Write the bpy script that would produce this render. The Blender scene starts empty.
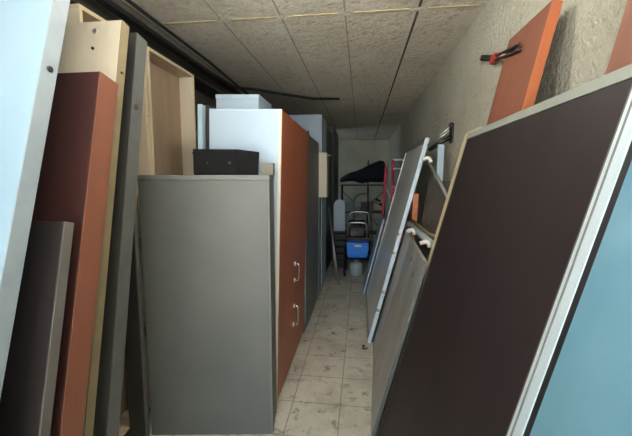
import bpy, bmesh, math, random
from mathutils import Matrix, Vector, noise
random.seed(7)
C = bpy.context.scene.collection
SC = bpy.context.scene
PI = math.pi

# ------------------------------------------------------------------ colours / materials
def s2l(c): return c / 12.92 if c <= .04045 else ((c + .055) / 1.055) ** 2.4
def rgb(h):
    h = h.lstrip('#')
    return tuple(s2l(int(h[i:i + 2], 16) / 255) for i in (0, 2, 4)) + (1,)

def mat(name, c1, c2=None, scale=6, rough=.6, bump=0, bscale=60, metal=0, stretch=(1, 1, 1), spec=.5, coat=0, lo=.35, hi=.7):
    m = bpy.data.materials.new(name); m.use_nodes = True
    nt = m.node_tree; N = nt.nodes; L = nt.links
    b = N['Principled BSDF']
    b.inputs['Roughness'].default_value = rough
    b.inputs['Metallic'].default_value = metal
    b.inputs['Specular IOR Level'].default_value = spec
    b.inputs['Coat Weight'].default_value = coat
    b.inputs['Coat Roughness'].default_value = .08
    tc = N.new('ShaderNodeTexCoord'); mp = N.new('ShaderNodeMapping')
    mp.inputs['Scale'].default_value = stretch
    L.new(tc.outputs['Object'], mp.inputs['Vector'])
    c1 = rgb(c1); c2 = rgb(c2) if c2 else tuple(v * .85 for v in c1[:3]) + (1,)
    n = N.new('ShaderNodeTexNoise'); n.inputs['Scale'].default_value = scale
    n.inputs['Detail'].default_value = 6; n.inputs['Roughness'].default_value = .6
    L.new(mp.outputs['Vector'], n.inputs['Vector'])
    r = N.new('ShaderNodeValToRGB')
    r.color_ramp.elements[0].position = lo; r.color_ramp.elements[0].color = c1
    r.color_ramp.elements[1].position = hi; r.color_ramp.elements[1].color = c2
    L.new(n.outputs['Fac'], r.inputs['Fac']); L.new(r.outputs['Color'], b.inputs['Base Color'])
    if bump:
        n2 = N.new('ShaderNodeTexNoise'); n2.inputs['Scale'].default_value = bscale
        n2.inputs['Detail'].default_value = 6
        L.new(mp.outputs['Vector'], n2.inputs['Vector'])
        bp = N.new('ShaderNodeBump'); bp.inputs['Strength'].default_value = bump; bp.inputs['Distance'].default_value = .02
        L.new(n2.outputs['Fac'], bp.inputs['Height']); L.new(bp.outputs['Normal'], b.inputs['Normal'])
    return m

def mat_floor():
    m = bpy.data.materials.new('floor_tiles'); m.use_nodes = True
    nt = m.node_tree; N = nt.nodes; L = nt.links; b = N['Principled BSDF']
    b.inputs['Roughness'].default_value = .55; b.inputs['Specular IOR Level'].default_value = .3
    tc = N.new('ShaderNodeTexCoord'); br = N.new('ShaderNodeTexBrick')
    br.offset = 0; br.inputs['Scale'].default_value = 1
    br.inputs['Brick Width'].default_value = .33; br.inputs['Row Height'].default_value = .33
    br.inputs['Mortar Size'].default_value = .004
    br.inputs['Color1'].default_value = rgb('#cfcbbc'); br.inputs['Color2'].default_value = rgb('#c5c1b2')
    br.inputs['Mortar'].default_value = rgb('#96938a')
    mp = N.new('ShaderNodeMapping'); mp.inputs['Location'].default_value = (.12, .05, 0)
    L.new(tc.outputs['Object'], mp.inputs['Vector']); L.new(mp.outputs['Vector'], br.inputs['Vector'])
    def dirt(scale, lo, hi, prev, col, amt):
        n = N.new('ShaderNodeTexNoise'); n.inputs['Scale'].default_value = scale; n.inputs['Detail'].default_value = 8
        n.inputs['Roughness'].default_value = .7
        L.new(tc.outputs['Object'], n.inputs['Vector'])
        r = N.new('ShaderNodeMapRange'); r.inputs['From Min'].default_value = lo; r.inputs['From Max'].default_value = hi
        r.inputs['To Max'].default_value = amt
        L.new(n.outputs['Fac'], r.inputs['Value'])
        mx = N.new('ShaderNodeMix'); mx.data_type = 'RGBA'
        L.new(r.outputs['Result'], mx.inputs['Factor']); L.new(prev, mx.inputs['A']); mx.inputs['B'].default_value = rgb(col)
        return mx.outputs['Result']
    o = dirt(3, .45, .75, br.outputs['Color'], '#7d786b', .6)
    o = dirt(9, .55, .68, o, '#45423b', .75)
    o = dirt(34, .60, .70, o, '#37342e', .7)
    L.new(o, b.inputs['Base Color'])
    return m

def mat_rough(name, c1, c2, c3, bump, scale):
    """sprayed rough plaster"""
    m = bpy.data.materials.new(name); m.use_nodes = True
    nt = m.node_tree; N = nt.nodes; L = nt.links; b = N['Principled BSDF']
    b.inputs['Roughness'].default_value = .95; b.inputs['Specular IOR Level'].default_value = .1
    tc = N.new('ShaderNodeTexCoord')
    n = N.new('ShaderNodeTexNoise'); n.inputs['Scale'].default_value = 2.2; n.inputs['Detail'].default_value = 8
    L.new(tc.outputs['Object'], n.inputs['Vector'])
    r = N.new('ShaderNodeValToRGB'); r.color_ramp.elements[0].color = rgb(c1); r.color_ramp.elements[0].position = .35
    r.color_ramp.elements[1].color = rgb(c2); r.color_ramp.elements[1].position = .7
    L.new(n.outputs['Fac'], r.inputs['Fac'])
    n2 = N.new('ShaderNodeTexNoise'); n2.inputs['Scale'].default_value = scale; n2.inputs['Detail'].default_value = 6
    n2.inputs['Roughness'].default_value = .65
    L.new(tc.outputs['Object'], n2.inputs['Vector'])
    r2 = N.new('ShaderNodeMapRange'); r2.inputs['From Min'].default_value = .52; r2.inputs['From Max'].default_value = .7
    r2.inputs['To Max'].default_value = .55
    L.new(n2.outputs['Fac'], r2.inputs['Value'])
    mx = N.new('ShaderNodeMix'); mx.data_type = 'RGBA'; mx.inputs['B'].default_value = rgb(c3)
    L.new(r2.outputs['Result'], mx.inputs['Factor']); L.new(r.outputs['Color'], mx.inputs['A'])
    L.new(mx.outputs['Result'], b.inputs['Base Color'])
    bp = N.new('ShaderNodeBump'); bp.inputs['Strength'].default_value = bump; bp.inputs['Distance'].default_value = .03
    bp.invert = True
    L.new(n2.outputs['Fac'], bp.inputs['Height']); L.new(bp.outputs['Normal'], b.inputs['Normal'])
    return m

M = {
 'wall': mat_rough('right_wall_plaster', '#e0decc', '#d3d0bc', '#aca994', 1.3, 50),
 'wallback': mat_rough('back_wall_plaster', '#c2bfab', '#adaa96', '#93907d', .4, 25),
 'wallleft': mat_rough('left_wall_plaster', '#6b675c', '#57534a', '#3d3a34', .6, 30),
 'ceil': mat_rough('ceiling_board', '#d8d1c2', '#c9c1b0', '#958c79', 1.3, 20),
 'floor': mat_floor(),
 'yard': mat('yard_concrete', '#a8a69e', '#8f8d86', 4, .9),
 'joint': mat('ceiling_joint_filler', '#bcae86', '#a5966f', 12, .9),
 'jointm': mat('ceiling_joint_seam', '#a39b88', '#857d6b', 5, .9),
 'jointd': mat('ceiling_joint_gap', '#4a4438', '#3a352b', 12, .9),
 'white': mat('white_laminate', '#adbfce', '#a4b6c6', 3, .35, spec=.4),
 'whitepanel': mat('white_panel_laminate', '#90a8b7', '#859dae', 2.2, .4),
 'greyedge': mat('grey_panel_edge', '#8c969a', '#7e888d', 8, .5),
 'brown': mat('dark_brown_laminate', '#2e2827', '#262120', 4, .45, stretch=(1, 1, .3)),
 'brownboard': mat('brown_board_face', '#2b2425', '#221c1d', 3, .5, stretch=(1, 1, .4), spec=.3),
 'taupe': mat('taupe_edge', '#625d57', '#58534d', 10, .6),
 'redface': mat('red_brown_face', '#3f2420', '#361e1a', 3, .45, stretch=(1, 1, .2)),
 'orange': mat('orange_wood', '#7b4c39', '#704230', 5, .45, stretch=(2, 2, .25)),
 'orangeb': mat('orange_wood_bright', '#b0643f', '#a15836', 5, .4, stretch=(2, 2, .25)),
 'doorred': mat('red_door_laminate', '#a9603f', '#9b5436', 4, .42, stretch=(2, 2, .2)),
 'cream': mat('cream_board', '#d6ccb8', '#c9bda6', 3, .5, stretch=(2, 2, .3)),
 'pine': mat('pine_edge', '#d6c4a2', '#c8b48e', 7, .55, stretch=(3, 3, .3)),
 'pinein': mat('pine_interior', '#d2bfa3', '#c5af92', 4, .6, stretch=(3, 3, .3)),
 'pineshade': mat('shaded_pine_back', '#ab957c', '#9d876e', 4, .65, stretch=(3, 3, .3)),  # darker pine: shade of the recess put into the back panel's colour
 'tan': mat('tan_edge', '#857759', '#776a4e', 9, .6),
 'dgrey': mat('dark_grey_laminate', '#3d3c39', '#343330', 4, .5),
 'dgreyedge': mat('grey_board_edge', '#5c5d59', '#52534f', 9, .55),
 'grey': mat('grey_cabinet_laminate', '#5f605b', '#575853', 3, .5),
 'greytop': mat('grey_cabinet_edge', '#6b6c67', '#62635e', 8, .5),
 'bgrey': mat('blue_grey_laminate', '#6c6e6c', '#60625f', 3, .45),
 'black': mat('black_leatherette', '#151416', '#100f11', 30, .75, bump=.1, bscale=200, spec=.15),
 'blackmetal': mat('black_metal', '#1e1d1d', '#151414', 20, .4),
 'chrome': mat('chrome', '#d8d8d6', '#c4c4c2', 5, .2, metal=1),
 'alu': mat('brushed_aluminium', '#cfdde4', '#c2d2da', 20, .35, metal=.15, stretch=(1, 1, .05)),
 'alud': mat('dull_aluminium', '#a9aba8', '#979995', 20, .4, metal=.5, stretch=(1, 1, .05)),
 'gasket': mat('black_gasket', '#1d1f22', '#15171a', 10, .6),
 'skyglass': mat('sky_tinted_panel', '#6b99ad', '#5f8da2', 1.5, .14, coat=.5, spec=.7),  # blue of the reflected sky put into the base colour
 'greyglass': mat('grey_frosted_panel', '#e6eae8', '#d3d8d6', 2.5, .3, coat=.2, stretch=(1, 2, .4)),
 'p2': mat('grey_sheet', '#a5a59e', '#86867f', 2.5, .38, coat=.15, stretch=(1, 2.5, .3)),
 'beige': mat('beige_board', '#c9bf9c', '#b9ae8a', 6, .6),
 'greyboard': mat('speckled_grey_board', '#5c5953', '#4c4944', 30, .6),
 'trim': mat('grey_green_trim', '#868b82', '#7b8077', 8, .55),
 'paleblue': mat('pale_blue_board', '#a9c6d0', '#98b6c2', 3, .4),
 'navy': mat('navy_cloth', '#161a2c', '#0e111d', 8, .8, bump=.4, bscale=14),
 'redmetal': mat('red_painted_metal', '#e04a64', '#cc3c56', 8, .4),
 'whitemetal': mat('white_painted_metal', '#dedbd2', '#cdcac0', 8, .45),
 'darkmetal': mat('dark_metal', '#3a3836', '#2b2a28', 10, .5, metal=.3),
 'bluebin': mat('blue_plastic', '#2f92ff', '#2884ee', 4, .4),
 'rubber': mat('black_rubber', '#1b1b1b', '#121212', 10, .75),
 'palepl': mat('pale_plastic', '#a9b8b8', '#94a4a5', 5, .5),
 'silver': mat('silver_tube', '#b6b8b6', '#a2a4a2', 8, .3, metal=.7),
 'card': mat('brown_cardboard', '#77736a', '#6b675e', 8, .8),
 'redplastic': mat('red_plastic', '#b3342c', '#9e2a24', 8, .5),
 'debris': mat('debris', '#57523f', '#45402f', 30, .9),
 'beam': mat('dark_beam_paint', '#3a3833', '#2d2b27', 6, .8),
}

# ------------------------------------------------------------------ mesh helpers
def bx(bm, lo, hi, bev=.002):
    lo = Vector(lo); hi = Vector(hi)
    r = bmesh.ops.create_cube(bm, size=1)
    d = hi - lo; c = (hi + lo) / 2
    for v in r['verts']:
        v.co = Vector((v.co.x * d.x + c.x, v.co.y * d.y + c.y, v.co.z * d.z + c.z))
    if bev:
        b = min(bev, min(d) * .3)
        es = list({e for v in r['verts'] for e in v.link_edges})
        bmesh.ops.bevel(bm, geom=es, offset=b, segments=2, profile=.6, affect='EDGES')

def tube(bm, pts, r, n=10):
    pts = [Vector(p) for p in pts]
    rings = []
    up = None
    for i, p in enumerate(pts):
        if i == 0: t = pts[1] - p
        elif i == len(pts) - 1: t = p - pts[-2]
        else: t = (pts[i + 1] - p).normalized() + (p - pts[i - 1]).normalized()
        t.normalize()
        if up is None: up = t.orthogonal().normalized()
        up = (up - t * up.dot(t)).normalized(); w = t.cross(up)
        rr = r[i] if isinstance(r, (list, tuple)) else r
        rings.append([bm.verts.new(p + (up * math.cos(a) + w * math.sin(a)) * rr) for a in [2 * PI * k / n for k in range(n)]])
    for a, b in zip(rings, rings[1:]):
        for k in range(n):
            f = bm.faces.new((a[k], a[(k + 1) % n], b[(k + 1) % n], b[k])); f.smooth = True
    bm.faces.new(rings[0][::-1]); bm.faces.new(rings[-1])

def bend(pts, r=.03, k=5):
    """round the corners of a polyline"""
    P = [Vector(p) for p in pts]; out = [P[0]]
    for a, b, c in zip(P, P[1:], P[2:]):
        p = b + (a - b).normalized() * min(r, (a - b).length * .45); q = b + (c - b).normalized() * min(r, (c - b).length * .45)
        for i in range(k + 1):
            t = i / k; out.append(p * (1 - t) ** 2 + b * 2 * t * (1 - t) + q * t * t)
    out.append(P[-1]); return out

def cyl(bm, c, axis, r, h, n=20, bev=.0):
    a = Vector(axis).normalized(); c = Vector(c)
    tube(bm, [c - a * h / 2, c - a * h * .42, c + a * h * .42, c + a * h / 2], [r * .93, r, r, r * .93], n)

def obj(name, bm, m, parent=None):
    bmesh.ops.recalc_face_normals(bm, faces=bm.faces)
    me = bpy.data.meshes.new(name); bm.to_mesh(me); bm.free()
    me.materials.append(M[m] if isinstance(m, str) else m)
    o = bpy.data.objects.new(name, me); C.objects.link(o)
    if parent: o.parent = parent
    return o

def box(name, lo, hi, m, parent=None, bev=.002):
    bm = bmesh.new(); bx(bm, lo, hi, bev); return obj(name, bm, m, parent)

def boxes(name, lst, m, parent=None, bev=.002):
    bm = bmesh.new()
    for lo, hi in lst: bx(bm, lo, hi, bev)
    return obj(name, bm, m, parent)

def tubes(name, lst, r, m, parent=None, n=10):
    bm = bmesh.new()
    for p in lst: tube(bm, p, r, n)
    return obj(name, bm, m, parent)

def tag(o, label, cat, group=None):
    o['label'] = label; o['category'] = cat
    if group: o['group'] = group
    return o

def thing(name, label, cat, loc=(0, 0, 0), rot=(0, 0, 0), group=None):
    o = bpy.data.objects.new(name, None); C.objects.link(o)
    o.location = loc; o.rotation_euler = rot; o.empty_display_size = .1
    return tag(o, label, cat, group)

def struct(o):
    o['kind'] = 'structure'; return o

# ------------------------------------------------------------------ the room
XL, XR, YB, H, YF = -1.72, .75, 10, 2.62, -2.6
def lumpy(name, lo, hi, axis, step, amp, m):
    """slab whose inner face is gently lumpy"""
    return struct(box(name, lo, hi, m, bev=0))
struct(box('floor', (XL - .1, YF, -.1), (XR + .1, YB + .1, 0), 'floor', bev=0))
struct(box('ceiling', (XL - .1, YF, H), (XR + .1, YB + .1, H + .12), 'ceil', bev=0))
struct(box('wall_right', (XR, YF, 0), (XR + .1, YB, H), 'wall', bev=0))
WY0, WY1, WZ0, WZ1 = 8.2, 9.1, 1.3, 2.0
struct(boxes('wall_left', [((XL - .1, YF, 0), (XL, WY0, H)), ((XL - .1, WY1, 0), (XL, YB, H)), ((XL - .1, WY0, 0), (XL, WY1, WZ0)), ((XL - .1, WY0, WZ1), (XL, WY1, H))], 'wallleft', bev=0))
wf = struct(boxes('added_window_1', [((XL - .08, WY0, WZ0), (XL - .02, WY0 + .05, WZ1)), ((XL - .08, WY1 - .05, WZ0), (XL - .02, WY1, WZ1)), ((XL - .08, WY0 + .05, WZ0), (XL - .02, WY1 - .05, WZ0 + .05)), ((XL - .08, WY0 + .05, WZ1 - .05), (XL - .02, WY1 - .05, WZ1))], 'whitemetal'))  # added window, hidden by the far cabinets, to brighten the back
gm = bpy.data.materials.new('added_window_glass'); gm.use_nodes = True; gn = gm.node_tree; gn.nodes.remove(gn.nodes['Principled BSDF'])
g1 = gn.nodes.new('ShaderNodeBsdfTransparent'); g2 = gn.nodes.new('ShaderNodeBsdfGlossy'); g2.inputs['Roughness'].default_value = .02
gx = gn.nodes.new('ShaderNodeMixShader'); gx.inputs[0].default_value = .08
gn.links.new(g1.outputs[0], gx.inputs[1]); gn.links.new(g2.outputs[0], gx.inputs[2]); gn.links.new(gx.outputs[0], gn.nodes['Material Output'].inputs['Surface'])
box('pane', (XL - .055, WY0 + .05, WZ0 + .05), (XL - .05, WY1 - .05, WZ1 - .05), gm, wf, 0)
struct(box('wall_back', (XL, YB, 0), (XR, YB + .1, H), 'wallback', bev=0))
struct(box('floor_yard', (-12, -14, -.12), (12, YF - .002, -.02), 'yard', bev=0))
# joints of the ceiling boards
zj = H - .004
lights = []; darks = []
xs = [-1.45, -.95, -.54, -.115, .35]
for y in (2.41, 4.87, 7.3):
    for a, b in zip([XL] + xs, xs + [XR]):
        if a < -1.5: continue
        lights.append(((a + .05 + random.random() * .03, y - .012, zj), (b - .03 - random.random() * .05, y + .008, H + .002)))
struct(boxes('trim_1', lights, 'joint', bev=.001))
for i, x in enumerate(xs):
    w = .007 if i < 4 else .012
    for y0, y1 in ((YF + .1, 2.38), (2.44, 4.84), (4.9, 7.27), (7.33, YB)):
        darks.append(((x - w, y0, zj + .002), (x + w * .4, y1, H + .002)))
struct(boxes('trim_2', [d for d in darks if d[0][0] < .3], 'jointm', bev=0))
struct(boxes('trim_3', [d for d in darks if d[0][0] > .3], 'jointd', bev=0))
# dark steel beam in the upper left corner
bm = bmesh.new()
bx(bm, (XL + .02, -.2, 2.47), (-1.5, 9.3, 2.485)); bx(bm, (XL + .02, -.2, 2.595), (-1.5, 9.3, 2.615)); bx(bm, (-1.59, -.2, 2.48), (-1.575, 9.3, 2.6))
struct(obj('trim_4', bm, 'beam'))

# cables under the ceiling
bm = bmesh.new(); tube(bm, [(-1.46, .2, 2.565), (-1.44, 1.2, 2.55), (-1.45, 2.2, 2.56), (-1.43, 3.2, 2.545), (-1.42, 3.9, 2.57), (-1.2, 4.12, 2.585), (-.95, 4.35, 2.58), (-.63, 4.72, 2.60), (-.3, 4.8, 2.61)], .017, 8)
tag(obj('ceiling_cable', bm, 'rubber'), 'thick black cable running along the ceiling corner and across its boards', 'cable')
bm = bmesh.new(); tube(bm, [(-1.36, .6, 2.595), (-1.37, 1.5, 2.59), (-1.38, 2.3, 2.6), (-1.36, 3.1, 2.59), (-1.40, 4.1, 2.595), (-1.39, 5.8, 2.6)], .011, 8)
tag(obj('ceiling_cable', bm, 'rubber'), 'thinner black cable fixed straight along the ceiling beside the thick one', 'cable')

# ------------------------------------------------------------------ left: boards leaning back
def lean_left(name, label, cat, xr, y0, slope, w, ztop, t, mf, me, et=.004, edge_top=None):
    th = math.atan(slope)
    o = thing(name, label, cat, (xr, y0, t * math.sin(th) + .001), (-th, 0, 0))
    ln = (ztop - t * math.sin(th)) / math.cos(th)
    box('panel', (-w, 0, 0), (-et, t, ln - (.002 if edge_top else 0)), mf, o)
    e = box('edge_band', (-et, 0, 0), (0, t, ln), me, o, bev=.0015)
    if edge_top: box('top_band', (-w, 0, ln - .002), (-et, t, ln + .001), edge_top, o, bev=.0005)
    return o, e, ln
def bolt(name, e, p, r, m='blackmetal', axis=(1, 0, 0)):
    bm = bmesh.new(); cyl(bm, p, axis, r, .008, 14); return obj(name, bm, m, e)

o, e, ln = lean_left('white_board', 'large pale blue white panel with bolted grey edge leaning nearest at left', 'panel', -.9, .384, .291, .75, 2.3, .053, 'whitepanel', 'greyedge')
bolt('bolt', e, (.001, .026, 1.935), .0085); bolt('bolt', e, (.001, .026, 1.02), .0075)
lean_left('brown_board', 'low dark brown board with taupe edge leaning behind the pale blue white panel', 'board', -.895, .618, .239, .66, 1.42, .036, 'brown', 'taupe')
lean_left('red_board', 'thick red brown board with orange edge leaning against the cream board', 'board', -.9, .706, .237, .66, 1.92, .092, 'redface', 'orange')
o, e, ln = lean_left('cream_board', 'tall cream board with tan edge rising behind the red brown board', 'board', -.95, .879, .222, .68, 2.178, .044, 'cream', 'tan')
p = [c for c in o.children if c.name.startswith('panel')][0]
bolt('screw', p, (-.115, .0, ln - .042), .010, 'silver', (0, 1, 0)); bolt('screw_hole', p, (-.116, .0, ln - .115), .006, 'blackmetal', (0, 1, 0))
bolt('screw_hole', e, (.0, .022, ln - .21), .005)
o, e, ln = lean_left('grey_board', 'tall dark grey board with lighter grey edge leaning behind the cream board', 'board', -1.0, 1.083, .205, .62, 2.2, .074, 'dgrey', 'dgreyedge')
bolt('knot', e, (.0, .03, ln - .33), .012, 'dgrey')
o = thing('dark_filler', 'dark grey filler standing in for shade in the gap at the left edge of the grey cabinet', 'board', (-1.345, 1.775, 0))  # added slab: its dark colour stands in for the shaded gap
box('panel', (0, 0, 0), (.10, .03, 1.55), 'dgrey', o); box('edge_band', (.10, 0, 0), (.106, .03, 1.55), 'dgreyedge', o, bev=.001)

# ------------------------------------------------------------------ pine open carcasses along the left wall
def carcass(label, y0, y1):
    o = thing('pine_bookcase', label, 'bookcase', (-1.35, y0, 0), group='pine bookcases along the left wall')
    L_ = y1 - y0; d = .13; h = 2.385; t = .02
    def side(y, nm):
        s = box(nm, (-d, y, 0), (-.003, y + t, h - t), 'cream', o)
        box('edge_strip', (-.003, y, 0), (0, y + t, h - t), 'pine', s, bev=.001)
    side(0, 'side_panel'); side(L_ - t, 'side_panel')
    s = box('top_panel', (-d, 0, h - t), (-.003, L_, h), 'pinein', o); box('edge_strip', (-.003, 0, h - t), (0, L_, h), 'pine', s, bev=.001)
    box('back_panel', (-d + .002, t, .06), (-d + .012, L_ - t, h - t), 'pineshade', o)
    box('bottom_panel', (-d, t, .06), (-.003, L_ - t, .08), 'pinein', o)
    for z in (.62, 1.18): box('shelf', (-d + .012, t, z), (-.006, L_ - t, z + t), 'pinein', o)
    for z in (2.31, 1.95):
        bm = bmesh.new(); cyl(bm, (-.0, L_ - t / 2, z), (1, 0, 0), .004, .004, 8); obj('screw', bm, 'darkmetal', o)
    return o
carcass('open pine bookcase cut by the frame top behind the cream board', 1.618, 2.135)
carcass('open pine bookcase with pale lit side rising behind the grey cabinet', 2.16, 2.79)

# ------------------------------------------------------------------ grey cabinet, box and carton on it
rz = math.radians(8)
o = thing('grey_cabinet', 'plain grey eye high cabinet with its broad side facing the camera', 'cabinet', (-.512, 1.93, 0), (0, 0, rz))
w = .738
box('body', (-w, .012, .0), (0, .24, 1.545), 'grey', o)
box('back_panel', (-w + .004, 0, .0), (-.012, .012, 1.545), 'grey', o)
box('edge_strip', (-.012, 0, 0), (0, .012, 1.545), 'greytop', o, bev=.001)
box('top_panel', (-w - .004, -.004, 1.545), (.003, .242, 1.572), 'greytop', o)
o = thing('black_case', 'black leatherette case lying on top of the grey cabinet', 'case', (-.712, 1.975, 1.573), (0, 0, math.radians(12)))
bm = bmesh.new(); bx(bm, (-.25, 0, 0), (0, .115, .148), .006); obj('body', bm, 'black', o)
bm = bmesh.new()
q = [(0, 0, 0), (.115, .05, 0), (.11, .10, 0), (0, .11, 0)]
lo = [bm.verts.new(v) for v in q]; hi = [bm.verts.new((v[0] * (1.08 if i in (1, 2) else 1), v[1], .148 - (.012 if i in (1, 2) else 0))) for i, v in enumerate(q)]
bm.faces.new(lo[::-1]); bm.faces.new(hi)
for k in range(4): bm.faces.new((lo[k], lo[(k + 1) % 4], hi[(k + 1) % 4], hi[k]))
obj('end_flap', bm, 'black', o)
boxes('lid_rim', [((-.254, -.004, .122), (.0, .118, .128))], 'black', o, .001)
for xx, rr in ((-.045, .008), (-.17, .005)):
    bm = bmesh.new(); cyl(bm, (xx, -.003, .07), (0, 1, 0), rr, .01, 12); obj('clasp', bm, 'darkmetal', o)
o = thing('small_carton', 'small brown carton beside the black case at the right end', 'box', (-.588, 2.02, 1.573), (0, 0, rz))
box('body', (0, 0, 0), (.075, .09, .068), 'card', o); box('flap', (-.002, -.002, .066), (.077, .092, .07), 'card', o, .001)

# ------------------------------------------------------------------ wardrobe with red doors
o = thing('wardrobe', 'tall wardrobe with white side and red brown front facing the aisle', 'wardrobe', (-.555, 2.2, 0), (0, math.radians(1.7), 0))
d = .475; hh = 1.985; L_ = 1.14
box('body', (-d, .0, .0), (-.02, L_, hh - .02), 'white', o)
box('top_panel', (-d, 0, hh - .02), (-.02, L_, hh), 'white', o)
box('edge_strip', (-.02, 0, .0), (0, .018, hh), 'cream', o, .001)
def pull(parent, y, z0, z1):
    bm = bmesh.new()
    tube(bm, bend([(0, y, z0), (.035, y, z0), (.035, y, z1), (0, y, z1)], .02), .008, 10)
    h = obj('handle', bm, 'chrome', parent)
    for z in (z0, z1):
        bm = bmesh.new(); cyl(bm, (.003, y, z), (1, 0, 0), .019, .009, 16); obj('rosette', bm, 'whitemetal', h)
du = box('upper_door', (-.019, .02, .612), (0, L_ - .002, hh - .003), 'doorred', o)
dl = box('lower_door', (-.019, .02, .03), (0, L_ - .002, .607), 'doorred', o)
pull(du, .57, .72, .86); pull(dl, .57, .34, .50)
# boxes on and behind it
o = thing('narrow_board', 'narrow pale blue white board standing between pine bookcase and white wardrobe side', 'board', (-1.116, 2.22, 0.002), (0, math.radians(1.7), 0))
box('panel', (0, 0, 0), (.03, .3, 2.03), 'white', o); box('edge_band', (0, -.004, 0), (.03, 0, 2.03), 'paleblue', o, .001)
o = thing('dark_filler', 'dark filler standing in for shade in the gap beside the narrow pale board', 'board', (-1.083, 2.26, .002), (0, math.radians(1.7), 0))  # dark colour here stands for the shade in this narrow gap
box('panel', (0, .004, 0), (.036, .34, 2.03), 'brown', o); box('edge_band', (0, 0, 0), (.036, .004, 2.03), 'brown', o, .001)
o = thing('white_carton', 'pale grey carton lying on top of the white sided wardrobe', 'box', (-1.085, 2.58, 2.007), (0, math.radians(1.7), 0))
box('body', (0, 0, 0), (.325, .36, .155), 'white', o); box('lid', (-.004, -.004, .14), (.329, .364, .17), 'white', o)

# ------------------------------------------------------------------ cabinets farther along the left side
def tall(label, y0, y1, h, m, xf=-.53, d=.46, doors=2, handles=True, xtra=None, name='tall_cabinet'):
    o = thing(name, label, 'cabinet', (xf, y0, 0))
    L_ = y1 - y0
    box('body', (-d, 0, 0), (-.02, L_, h), xtra or m, o)
    for k in range(doors):
        a = k * L_ / doors + .002; b = (k + 1) * L_ / doors - .002
        dr = box('door', (-.019, a, .05), (0, b, h - .004), m, o)
        if handles:
            y = b - .05 if k % 2 == 0 else a + .05
            bm = bmesh.new(); tube(bm, bend([(0, y, .95), (.028, y, .95), (.028, y, 1.08), (0, y, 1.08)], .015), .005, 8); obj('handle', bm, 'silver', dr)
    return o
tall('dark grey tall cabinet next after the red fronted wardrobe', 3.36, 4.42, 2.0, 'bgrey', handles=False)
tall('tall white cabinet topping its neighbours behind the dark grey one', 4.72, 5.35, 2.40, 'white', xf=-.525, handles=False)
o = thing('base_cabinet', 'low cabinet with a white front edge under the cream wall unit', 'cabinet', (-.53, 4.46, 0))
box('body', (-.34, 0, 0), (-.02, .25, 1.315), 'bgrey', o); box('door', (-.018, .02, .04), (0, .25, 1.31), 'bgrey', o); box('edge_strip', (-.02, -.004, 0), (.0, .016, 1.315), 'white', o, .001)
o = thing('wall_unit', 'small cream cupboard jutting into the aisle over the white edged base', 'cupboard', (-.433, 4.46, 1.317))
box('body', (-.30, 0, 0), (-.018, .25, .565), 'cream', o); dr = box('door', (-.018, .0, .0), (0, .25, .565), 'cream', o)
bm = bmesh.new(); tube(bm, [(0, .03, .53), (.03, .03, .53), (.034, .03, .53), (.045, .03, .53)], [.005, .005, .012, .011], 10); obj('knob', bm, 'whitemetal', dr)
tall('dark cabinet standing past the white topped one', 5.4, 6.5, 2.35, 'darkmetal', xf=-.54, handles=False)
tall('farthest dark cabinet on the left before the back wall', 6.54, 7.8, 2.5, 'darkmetal', xf=-.50, handles=False)
bm = bmesh.new(); bx(bm, (-.84, 4.05, 2.001), (-.60, 4.10, 2.05)); bx(bm, (-.70, 4.05, 2.03), (-.60, 4.09, 2.10))
tag(obj('dark_piece', bm, 'darkmetal'), 'dark bent piece lying on top of the dark grey tall cabinet', 'offcut')  # two dark boxes forming a small bent piece

# ------------------------------------------------------------------ right: boards leaning on the wall
K = .25; TH = math.atan(K)
def lean_right(name, label, cat, xb, y0, t, th=TH):
    return thing(name, label, cat, (xb, y0, t * math.sin(th) + .001), (0, th, 0))
# large dark board
t = .022
o = lean_right('large_dark_board', 'large dark brown board with grey green top trim leaning in the right foreground', 'board', .11, .806, t)
Lb, Hb = 1.144, 1.835
box('panel', (0, .006, 0), (t, Lb - .006, Hb - .032), 'brownboard', o)
box('top_trim', (-.004, 0, Hb - .032), (t + .002, Lb, Hb), 'trim', o)
box('edge_band', (-.001, Lb - .006, 0), (t, Lb, Hb - .032), 'taupe', o, .001)
box('edge_band', (-.001, 0, 0), (t, .006, Hb - .032), 'taupe', o, .001)
# sliding door leaf: aluminium stile, gasket, panel in reflected sky blue
t = .035
o = lean_right('sliding_door_leaf', 'glossy door leaf coloured by reflected sky with aluminium frame at the right frame edge', 'door leaf', .106, .112, t)
Ls, Hs = .69, 1.90
for y in (Ls - .05, 0):
    st = box('stile', (0, y, 0), (t, y + .05, Hs), 'alu', o, .003)
    bm = bmesh.new(); bx(bm, (-.0025, y + .030, .0), (.004, y + .034, Hs), .0008); obj('ridge', bm, 'bgrey', st)
box('rail', (0, .05, Hs - .05), (t, Ls - .05, Hs), 'alu', o, .003); box('rail', (0, .05, 0), (t, Ls - .05, .05), 'alu', o, .003)
boxes('gasket', [((.002, Ls - .07, .05), (t - .004, Ls - .05, Hs - .05)), ((.002, .05, .05), (t - .004, .062, Hs - .05))], 'gasket', o, .001)
box('panel', (.001, .062, .05), (.022, Ls - .07, Hs - .05), 'skyglass', o)
# grey sheet
t = .02
o = lean_right('grey_sheet', 'waist high grey sheet with two dark holes leaning past the large dark board', 'panel', .080, 1.965, t)
o.rotation_euler = (Matrix.Rotation(-math.radians(2.6), 3, 'Z') @ Matrix.Rotation(TH, 3, 'Y')).to_euler()
box('panel', (0, 0, 0), (t, 1.3, 1.125), 'p2', o)
box('edge_band', (-.001, -.004, 0), (t, 0, 1.125), 'dgreyedge', o, .001)
for y, z in ((.47, 1.03), (.23, .985)):
    bm = bmesh.new(); cyl(bm, (-.0005, y, z), (1, 0, 0), .017, .003, 14); obj('hole', bm, 'blackmetal', o)
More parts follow.
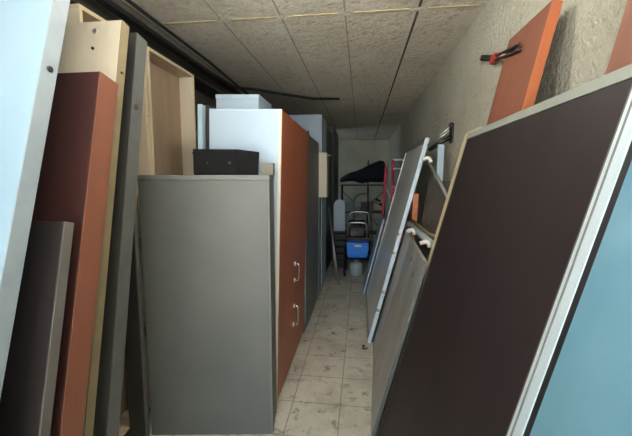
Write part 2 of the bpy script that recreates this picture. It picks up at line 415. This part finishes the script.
# framed glazed panel
t = .032
o = lean_right('framed_panel', 'tall frosted panel in aluminium frame leaning halfway down the aisle', 'panel', .082, 3.2, t)
Lp, Hp = 1.38, 1.96
for y in (0, Lp - .04):
    box('stile', (-.003, y, 0), (t, y + .045, Hp), 'alu' if y == 0 else 'alud', o, .003)
for z in (0, Hp - .04): box('rail', (-.002, .045, z), (t, Lp - .04, z + .04), 'alud', o, .003)
box('pane', (.006, .045, .04), (.02, Lp - .04, Hp - .04), 'greyglass', o, .001)
for z in (1.08, .90, .52, .34):
    bm = bmesh.new(); tube(bm, bend([(.008, -.0, z), (.004, -.04, z), (.012, -.075, z - .006)], .012), .011, 8); obj('peg', bm, 'whitemetal', o)
t = .02
o = lean_right('pale_blue_board', 'small pale blue board leaning at the far end of the framed panel', 'board', .05, 4.64, t, math.atan(.24))
box('panel', (0, 0, 0), (t, .45, 1.05), 'paleblue', o); box('edge_band', (-.001, -.004, 0), (t, 0, 1.05), 'white', o, .001)

# orange boards behind the dark one
def orange_board(label, y0, w, zt, c=.215, k=.21):
    t = .036; th = math.atan(k)
    o = thing('orange_board', label, 'board', (c, y0, t * math.sin(th) + .001), (0, th, 0), group='orange boards against the right wall')
    ln = (zt - t * math.sin(th)) / math.cos(th)
    box('panel', (0, .004, 0), (t, w, ln), 'orange', o); box('edge_band', (0, 0, 0), (t, .004, ln), 'orangeb', o, .001)
orange_board('orange brown board leaning on the wall behind the large dark board', 1.43, .378, 2.19)
orange_board('orange brown board cut off by the top right frame corner', .50, .50, 2.25, .226)
# beige board and the bits between the panels
o = thing('beige_board', 'beige board showing its pale edge past the large dark board', 'board', (.19, 2.0, .006), (0, math.atan(.245), 0))
box('panel', (0, .004, 0), (.022, .30, 1.88), 'beige', o); box('edge_band', (-.001, .30, 0), (.022, .308, 1.88), 'pine', o, .001)
o = thing('speckled_board', 'dark grey speckled board standing upright near the wall behind grey sheet', 'board', (.365, 2.38, .006), (0, math.atan(.14), 0))
box('panel', (0, 0, 0), (.02, .75, 1.545), 'greyboard', o)
for k in range(16):
    bm = bmesh.new(); cyl(bm, (-.0005, 0.05 + .65 * random.random(), .9 + .6 * random.random()), (1, 0, 0), .003 + .003 * random.random(), .002, 8)
    obj('paint_speck', bm, 'whitemetal', o)
o = thing('orange_offcut', 'narrow orange offcut between the framed panel and the speckled board', 'board', (.405, 3.172, .003), (0, math.atan(.04), 0))
box('panel', (0, 0, 0), (.045, .022, 1.42), 'orangeb', o)
tag(tubes('metal_pole', [[(.475, 2.64, 1.69), (.555, 2.36, 1.44), (.58, 2.27, 1.36)]], .013, 'silver'), 'grey metal pole slanting across the speckled board', 'pole')
bm = bmesh.new(); tube(bm, bend([(.422, 3.1, 1.16), (.455, 2.65, 1.135), (.47, 2.36, 1.12)], .1), .026, 12)
tag(obj('plastic_pipe', bm, 'palepl'), 'pale grey plastic pipe lying on top of the grey sheet', 'pipe')
bm = bmesh.new(); tube(bm, [(.43, 3.05, 1.205), (.485, 2.55, 1.16), (.50, 2.36, 1.17)], .012, 8)
tag(obj('wooden_stick', bm, 'tan'), 'thin brown stick lying beside the pale plastic pipe', 'stick')
for (x, y, z), lb in (((.385, 2.75, 1.145), 'white pipe elbow at the far end of the plastic pipe'), ((.42, 2.33, 1.13), 'white pipe elbow at the near end of the plastic pipe'), ((.462, 2.61, 1.685), 'white pipe elbow hanging on the slanting metal pole')):
    bm = bmesh.new(); tube(bm, bend([(x - .03, y, z), (x + .015, y - .01, z + .02), (x + .03, y - .015, z - .02)], .02), .014, 10)
    tag(obj('pipe_elbow', bm, 'whitemetal'), lb, 'pipe fitting', 'white pipe elbows')
o = thing('white_strip', 'short white metal strip standing upright under the black wall arm', 'strip', (.60, 3.0, .0), (0, math.radians(.8), 0))
box('panel', (0, 0, 0), (.045, .02, 1.83), 'white', o); box('lip', (-.006, -.01, 0), (0, .022, 1.83), 'paleblue', o, .001)
o = thing('black_wall_arm', 'black metal arm with a grey rod sticking out from the right wall', 'bracket', (.75, 3.1, 1.90))
tubes('arm', [[(-.01, 0, .0), (-.08, .02, -.04), (-.17, .08, -.10)]], .018, 'blackmetal', o)
tubes('rod', [[(-.02, -.04, .085), (-.09, .03, .02), (-.18, .10, -.06)], [(-.03, -.02, .05), (-.18, .14, -.085)]], .008, 'silver', o)
box('wall_plate', (-.012, -.05, -.05), (-.0, .05, .1), 'blackmetal', o); bm = bmesh.new(); bmesh.ops.create_uvsphere(bm, u_segments=12, v_segments=8, radius=.022); bmesh.ops.translate(bm, verts=bm.verts, vec=(-.02, -.045, .09)); obj('knob', bm, 'darkmetal', o)
# hook on the wall high up beside the orange board
o = thing('wall_hook', 'black two pronged hook with red collar high on the right wall', 'hook', (.75, 2.3, 2.28))
for k in range(5):
    y = .09 - k * .035; z = .02 - (.09 - y) * .33
    box('clip', (-.024, y - .024, z - .018), (-.0, y - .005 * (k % 2), z + .010), 'blackmetal', o, .003)
tubes('threaded_rod', [[(-.015, .11, .02), (-.03, -.26, -.10)]], .006, 'darkmetal', o)
boxes('collar', [((-.034, -.19, -.085), (-.002, -.115, -.042))], 'redplastic', o, .004)
for dz in (0, .022): tubes('prong', [[(-.03, -.22, -.095 + dz), (-.085, -.36, -.135 + dz), (-.105, -.60, -.185 + dz), (-.112, -.70, -.20 + dz)]], .0065, 'blackmetal', o)

# ------------------------------------------------------------------ far end: ladder, rack, tarp, cart
o = thing('step_ladder', 'red folding step ladder with pale rungs near the back right wall', 'ladder', (.36, 5.55, 0))
hL = 1.84
A = ((.115, 0), (-.005, .42)); Bp = ((.30, .0), (.30, .42))
def rail(p, q): return [(p[0], p[1], 0), (q[0], q[1], hL)]
for p in ((.125, -.10, .125, .0), (-.02, .52, .03, .16), (.32, -.10, .31, .0), (.32, .52, .31, .16)):
    bm = bmesh.new(); tube(bm, [(p[0], p[1], .0), (p[2], p[3], hL - (.1 if p[1] > .2 else 0))], .02, 8); obj('rail', bm, 'redmetal', o)
for k in range(6):
    z = .3 + k * .28; f = z / hL
    box('rung', (.125, -.10 + .1 * f - .02, z), (.315, -.10 + .1 * f + .05, z + .02), 'whitemetal', o)
box('top_step', (.115, -.01, hL - .01), (.325, .17, hL + .015), 'whitemetal', o)
for q in ([(.1, -.05, .9), (0, .36, .95)], [(.1, -.03, 1.25), (.01, .29, 1.5)]): tubes('stay', [q], .008, 'whitemetal', o)

o = thing('storage_rack', 'dark metal shelving rack standing before the back wall', 'rack', (-.45, 8.3, 0))
for x in (0, .62, 1.0):
    for y in (0, .4): tubes('post', [[(x, y, 0), (x, y, 2.0 if (x == .62 and y > 0) else 1.40)]], .016, 'darkmetal', o, 8)
for z in (.25, .75, 1.39): box('shelf', (-.02, -.02, z), (1.02, .42, z + .03), 'darkmetal', o)
tubes('brace', [[(0, .4, .3), (1.0, .4, 1.25)], [(1.0, .4, .3), (0, .4, 1.25)]], .008, 'darkmetal', o)
# navy cloth heaped on the rack
bm = bmesh.new()
nx, ny = 28, 14
def cloth(u, v):
    top = 1.58 + .40 * min(1, max(0, (u - .02) / .85)) ** .9 - .05 * max(0, u - .93) / .07
    bot = 1.475 + .02 * math.sin(u * 9) - .02 * max(0, u - .5)
    a = v * 2 * PI
    zc = (top + bot) / 2; rz_ = (top - bot) / 2 * (1 if .02 < u < .98 else .3)
    w_ = .08 + .10 * math.sin(min(1, u) * PI) ** .5
    n = noise.noise((u * 5, math.cos(a) * 1.5, math.sin(a) * 1.5)) * .05
    return (-.50 + u * 1.08, 8.43 + math.cos(a) * (w_ + n), max(1.424, zc + math.sin(a) * (rz_ + n * .6)))
g = [[bm.verts.new(cloth(i / nx, j / ny)) for j in range(ny)] for i in range(nx + 1)]
for i in range(nx):
    for j in range(ny):
        f = bm.faces.new((g[i][j], g[i + 1][j], g[i + 1][(j + 1) % ny], g[i][(j + 1) % ny])); f.smooth = True
bm.faces.new(g[0]); bm.faces.new(g[-1][::-1])
tag(obj('navy_tarp', bm, 'navy'), 'navy blue folded tarp heaped on the rack at the back', 'tarp')

# things on the rack's lower shelves
def carton(name, label, lo, hi, m):
    o = thing(name, label, 'box', lo)
    s = [b - a for a, b in zip(lo, hi)]
    box('body', (0, 0, 0), s, m, o); box('lid', (-.004, -.004, s[2] - .03), (s[0] + .004, s[1] + .004, s[2] + .004), m, o)
carton('storage_box', 'pale box on the middle shelf of the rack left half', (-.38, 8.3, .782), (-.05, 8.6, 1.02), 'palepl')
carton('storage_box', 'brown box on the middle shelf of the rack right half', (.0, 8.32, .782), (.30, 8.6, 1.0), 'card')

# cart with blue bin
o = thing('hand_cart', 'tubular metal hand cart on wheels at the end of the aisle', 'cart', (-.04, 5.5, 0))
x0, x1 = -.2, .2
tubes('frame', [bend([(x0, 0, .12), (x0, 0, .62), (x1, 0, .62), (x1, 0, .12)], .05), bend([(x0, .42, .12), (x0, .42, .62), (x1, .42, .62), (x1, .42, .12)], .05),
                [(x0, 0, .28), (x0, .42, .28)], [(x1, 0, .28), (x1, .42, .28)], [(x0, 0, .58), (x0, .42, .58)], [(x1, 0, .58), (x1, .42, .58)], [(x0, 0, .28), (x1, 0, .28)], [(x0, .42, .28), (x1, .42, .28)]], .013, 'blackmetal', o)
tubes('handle', [bend([(x0 + .05, .42, .6), (x0 + .06, .40, 1.0), (x1 - .02, .40, 1.0), (x1 - .02, .42, .6)], .08)], .016, 'silver', o)
tubes('handle', [bend([(x0 + .03, .1, .6), (x0 + .05, .06, .86), (x1 - .06, .06, .86), (x1 - .05, .1, .6)], .07)], .016, 'silver', o)
for sx in (x0, x1):
    for y in (0, .42):
        bm = bmesh.new(); cyl(bm, (sx, y, .08), (1, 0, 0), .08, .035, 20); wv = obj('wheel', bm, 'rubber', o)
        bm = bmesh.new(); cyl(bm, (sx, y, .08), (1, 0, 0), .035, .045, 14); obj('hub', bm, 'silver', wv)
box('deck', (x0 + .01, .0, .595), (x1 - .01, .42, .61), 'darkmetal', o)
o = thing('blue_bin', 'bright blue plastic bin hanging in the hand cart', 'bin', (-.04, 5.5, .296))
bm = bmesh.new(); r = bmesh.ops.create_cube(bm, size=1)
for v in r['verts']:
    f = 1 if v.co.z > 0 else .86
    v.co = Vector((v.co.x * .34 * f, .2 + v.co.y * .34 * f, .12 + v.co.z * .24))
top = max(bm.faces, key=lambda f: f.calc_center_median().z)
bmesh.ops.inset_region(bm, faces=[top], thickness=.012); bmesh.ops.translate(bm, verts=top.verts, vec=(0, 0, -.2))
obj('tub', bm, 'bluebin', o)
boxes('rim', [((-.18, .022, .225), (.18, .034, .245)), ((-.18, .366, .225), (.18, .378, .245)), ((-.18, .034, .225), (-.168, .366, .245)), ((.168, .034, .225), (.18, .366, .245))], 'bluebin', o)
box('label_plate', (-.05, .018, .18), (.06, .024, .215), 'whitemetal', o, .001)
o = thing('engine', 'small dark petrol engine resting on the hand cart deck', 'engine', (-.04, 5.76, .612))
bm = bmesh.new(); bx(bm, (-.125, -.13, 0), (.12, .12, .16), .03); obj('block', bm, 'darkmetal', o)
bm = bmesh.new()
for k in range(6): bx(bm, (-.09, -.10, .16 + k * .018), (.06, .08, .169 + k * .018), .003)
obj('cooling_fins', bm, 'darkmetal', o)
bm = bmesh.new(); cyl(bm, (.08, -.03, .21), (0, 1, 0), .06, .16, 18); obj('tank', bm, 'navy', o)
bm = bmesh.new(); cyl(bm, (-.07, -.15, .07), (0, 1, 0), .06, .03, 18); obj('flywheel_cover', bm, 'blackmetal', o)
tubes('hose', [bend([(-.1, -.1, .2), (-.16, -.14, .28), (-.02, -.15, .25), (.05, -.13, .2)], .06)], .012, 'rubber', o)
# pale canister under the bin
o = thing('canister', 'pale plastic canister on the floor under the blue bin', 'canister', (-.06, 5.52, 0))
bm = bmesh.new(); tube(bm, [(0, .12, 0), (0, .12, .015), (0, .12, .17), (0, .12, .21), (0, .12, .225)], [.10, .112, .112, .07, .035], 18); obj('body', bm, 'palepl', o)
bm = bmesh.new(); cyl(bm, (0, .12, .238), (0, 0, 1), .036, .03, 14); obj('cap', bm, 'paleblue', o)
# second push frame behind
o = thing('push_frame', 'bent silver tube frame standing behind the hand cart', 'trolley', (.08, 6.6, 0))
tubes('tube_frame', [bend([(-.22, .2, 0), (-.2, .1, 1.22), (-.02, .0, 1.3), (.2, -.12, 1.18)], .1), bend([(.18, .3, 0), (.1, .15, 1.15), (.26, -.15, 1.1)], .1), [(-.21, .15, .5), (.16, .24, .5)], [(-.205, .12, .9), (.13, .2, .9)]], .017, 'silver', o)
tubes('grip', [[(.2, -.12, 1.18), (.27, -.17, 1.15)], [(.26, -.15, 1.1), (.33, -.2, 1.07)]], .022, 'rubber', o)
box('platform', (-.24, .1, .05), (.2, .5, .09), 'darkmetal', o)
# pieces leaning on the dark cabinets
o = thing('dark_crate', 'dark slatted crate on the floor left of the hand cart', 'crate', (-.48, 6.05, 0))
box('bottom', (0, 0, 0), (.23, .3, .015), 'darkmetal', o)
for y in (0, .285): boxes('slatted_side', [((0, y, .02 + k * .12), (.23, y + .015, .11 + k * .12)) for k in range(5)] + [((0, y + .002, 0), (.02, y + .013, .62)), ((.21, y + .002, 0), (.23, y + .013, .62))], 'darkmetal', o)
for x in (0, .215): boxes('slatted_side', [((x, .015, .02 + k * .12), (x + .015, .285, .11 + k * .12)) for k in range(5)], 'darkmetal', o)
box('lid', (0, 0, .62), (.23, .3, .635), 'darkmetal', o)
o = thing('rounded_board', 'pale rounded board standing on the dark crate beside the cart', 'board', (-.47, 6.15, .636), (0, 0, 0))
bm = bmesh.new()
n = 24; prof = [(0, 0), (.20, 0)] + [(.10 + .10 * math.cos(a), .44 + .12 * math.sin(a)) for a in [PI * k / n for k in range(n + 1)]]
f0 = [bm.verts.new((x, -.012, z)) for x, z in prof]; f1 = [bm.verts.new((x, .012, z)) for x, z in prof]
bm.faces.new(f0); bm.faces.new(f1[::-1])
for k in range(len(prof)): bm.faces.new((f0[k], f0[(k + 1) % len(prof)], f1[(k + 1) % len(prof)], f1[k]))
obj('panel', bm, 'white', o)
for (xa, xb_, y, lb) in ((-.30, -.50, 4.98, 'thin pale rail leaning on the left cabinets nearest the cart'), (-.36, -.51, 5.25, 'thin pale rail leaning just behind the nearest leaning rail')):
    bm = bmesh.new(); tube(bm, [(xa, y, .012), (xb_, y + .45, 1.12)], .012, 8)
    tag(obj('leaning_rail', bm, 'silver'), lb, 'rail', 'rails leaning on the left cabinets')
# debris at the foot of the framed panel
bm = bmesh.new()
for k in range(7):
    a = random.random() * 6; x = .045 + random.uniform(-.02, .02); y = 3.12 + random.uniform(-.05, .03)
    tube(bm, [(x, y, .006), (x + .03 * math.cos(a), y + .03 * math.sin(a), .008 + .01 * random.random())], .006, 6)
ob = obj('floor_debris', bm, 'debris'); ob['kind'] = 'stuff'; tag(ob, 'small heap of crumbs and splinters on the tiles below framed panel', 'debris')

# ------------------------------------------------------------------ daylight from the open front, added fill lights and window portal
w = bpy.data.worlds.new('World'); SC.world = w; w.use_nodes = True
nt = w.node_tree; N = nt.nodes; L = nt.links
bg = N['Background']
tc = N.new('ShaderNodeTexCoord'); sx = N.new('ShaderNodeSeparateXYZ'); rp = N.new('ShaderNodeValToRGB')
L.new(tc.outputs['Generated'], sx.inputs[0]); L.new(sx.outputs['Z'], rp.inputs['Fac'])
rp.color_ramp.elements[0].position = 0; rp.color_ramp.elements[0].color = (.72, .87, 1, 1)
rp.color_ramp.elements[1].position = .6; rp.color_ramp.elements[1].color = (.5, .74, 1, 1)
L.new(rp.outputs['Color'], bg.inputs['Color']); bg.inputs['Strength'].default_value = 6
sd = bpy.data.lights.new('sun', 'SUN'); sd.energy = 210; sd.angle = .01; sd.color = (1, .96, .9)
so = bpy.data.objects.new('sun', sd); C.objects.link(so); so.location = (3, -3, 6)
so.rotation_euler = Vector((-.45, -.35, -.8)).to_track_quat('-Z', 'Y').to_euler()
ll = bpy.data.lights.new('added_fill_light', 'POINT'); ll.energy = 40; ll.shadow_soft_size = .15; ll.color = (1, .97, .92)  # added fill light, unseen, brightens the near ceiling and walls
l2 = bpy.data.objects.new('added_fill_light', ll); C.objects.link(l2); l2.location = (-.35, .45, 2.25)
ll = bpy.data.lights.new('added_fill_light', 'POINT'); ll.energy = 26; ll.shadow_soft_size = .1; ll.color = (1, .97, .92)  # second added fill light, unseen, reaches deeper along the aisle
l2 = bpy.data.objects.new('added_fill_light', ll); C.objects.link(l2); l2.location = (-.2, 1.5, 2.46)
ld = bpy.data.lights.new('doorway_portal', 'AREA'); ld.shape = 'RECTANGLE'; ld.size = XR - XL; ld.size_y = H
ld.cycles.is_portal = True
lo_ = bpy.data.objects.new('doorway_portal', ld); C.objects.link(lo_)
ld2 = bpy.data.lights.new('added_window_portal', 'AREA'); ld2.shape = 'RECTANGLE'; ld2.size = WY1 - WY0; ld2.size_y = WZ1 - WZ0; ld2.cycles.is_portal = True
lw = bpy.data.objects.new('added_window_portal', ld2); C.objects.link(lw); lw.location = (XL - .1, (WY0 + WY1) / 2, (WZ0 + WZ1) / 2); lw.rotation_euler = (PI / 2, 0, -PI / 2)
lo_.location = ((XL + XR) / 2, YF, H / 2); lo_.rotation_euler = (PI / 2, 0, 0)

# ------------------------------------------------------------------ camera
F, px, py = 350.0, 45.0, 39.0
pit = math.atan(py / F); yaw = math.atan(px / F * math.cos(pit))
cd = bpy.data.cameras.new('camera'); cam = bpy.data.objects.new('camera', cd); C.objects.link(cam)
cd.sensor_fit = 'HORIZONTAL'; cd.sensor_width = 36; cd.lens = F / 632 * 36; cd.clip_start = .02
cam.location = (0, 0, 1.55); cam.rotation_euler = (PI / 2 - pit, 0, yaw)
SC.camera = cam
vs = SC.view_settings
vs.view_transform = 'Standard'; vs.look = 'None'; vs.gamma = 1; vs.exposure = 0; vs.use_curve_mapping = False
SC.cycles.max_bounces = 16; SC.cycles.diffuse_bounces = 12
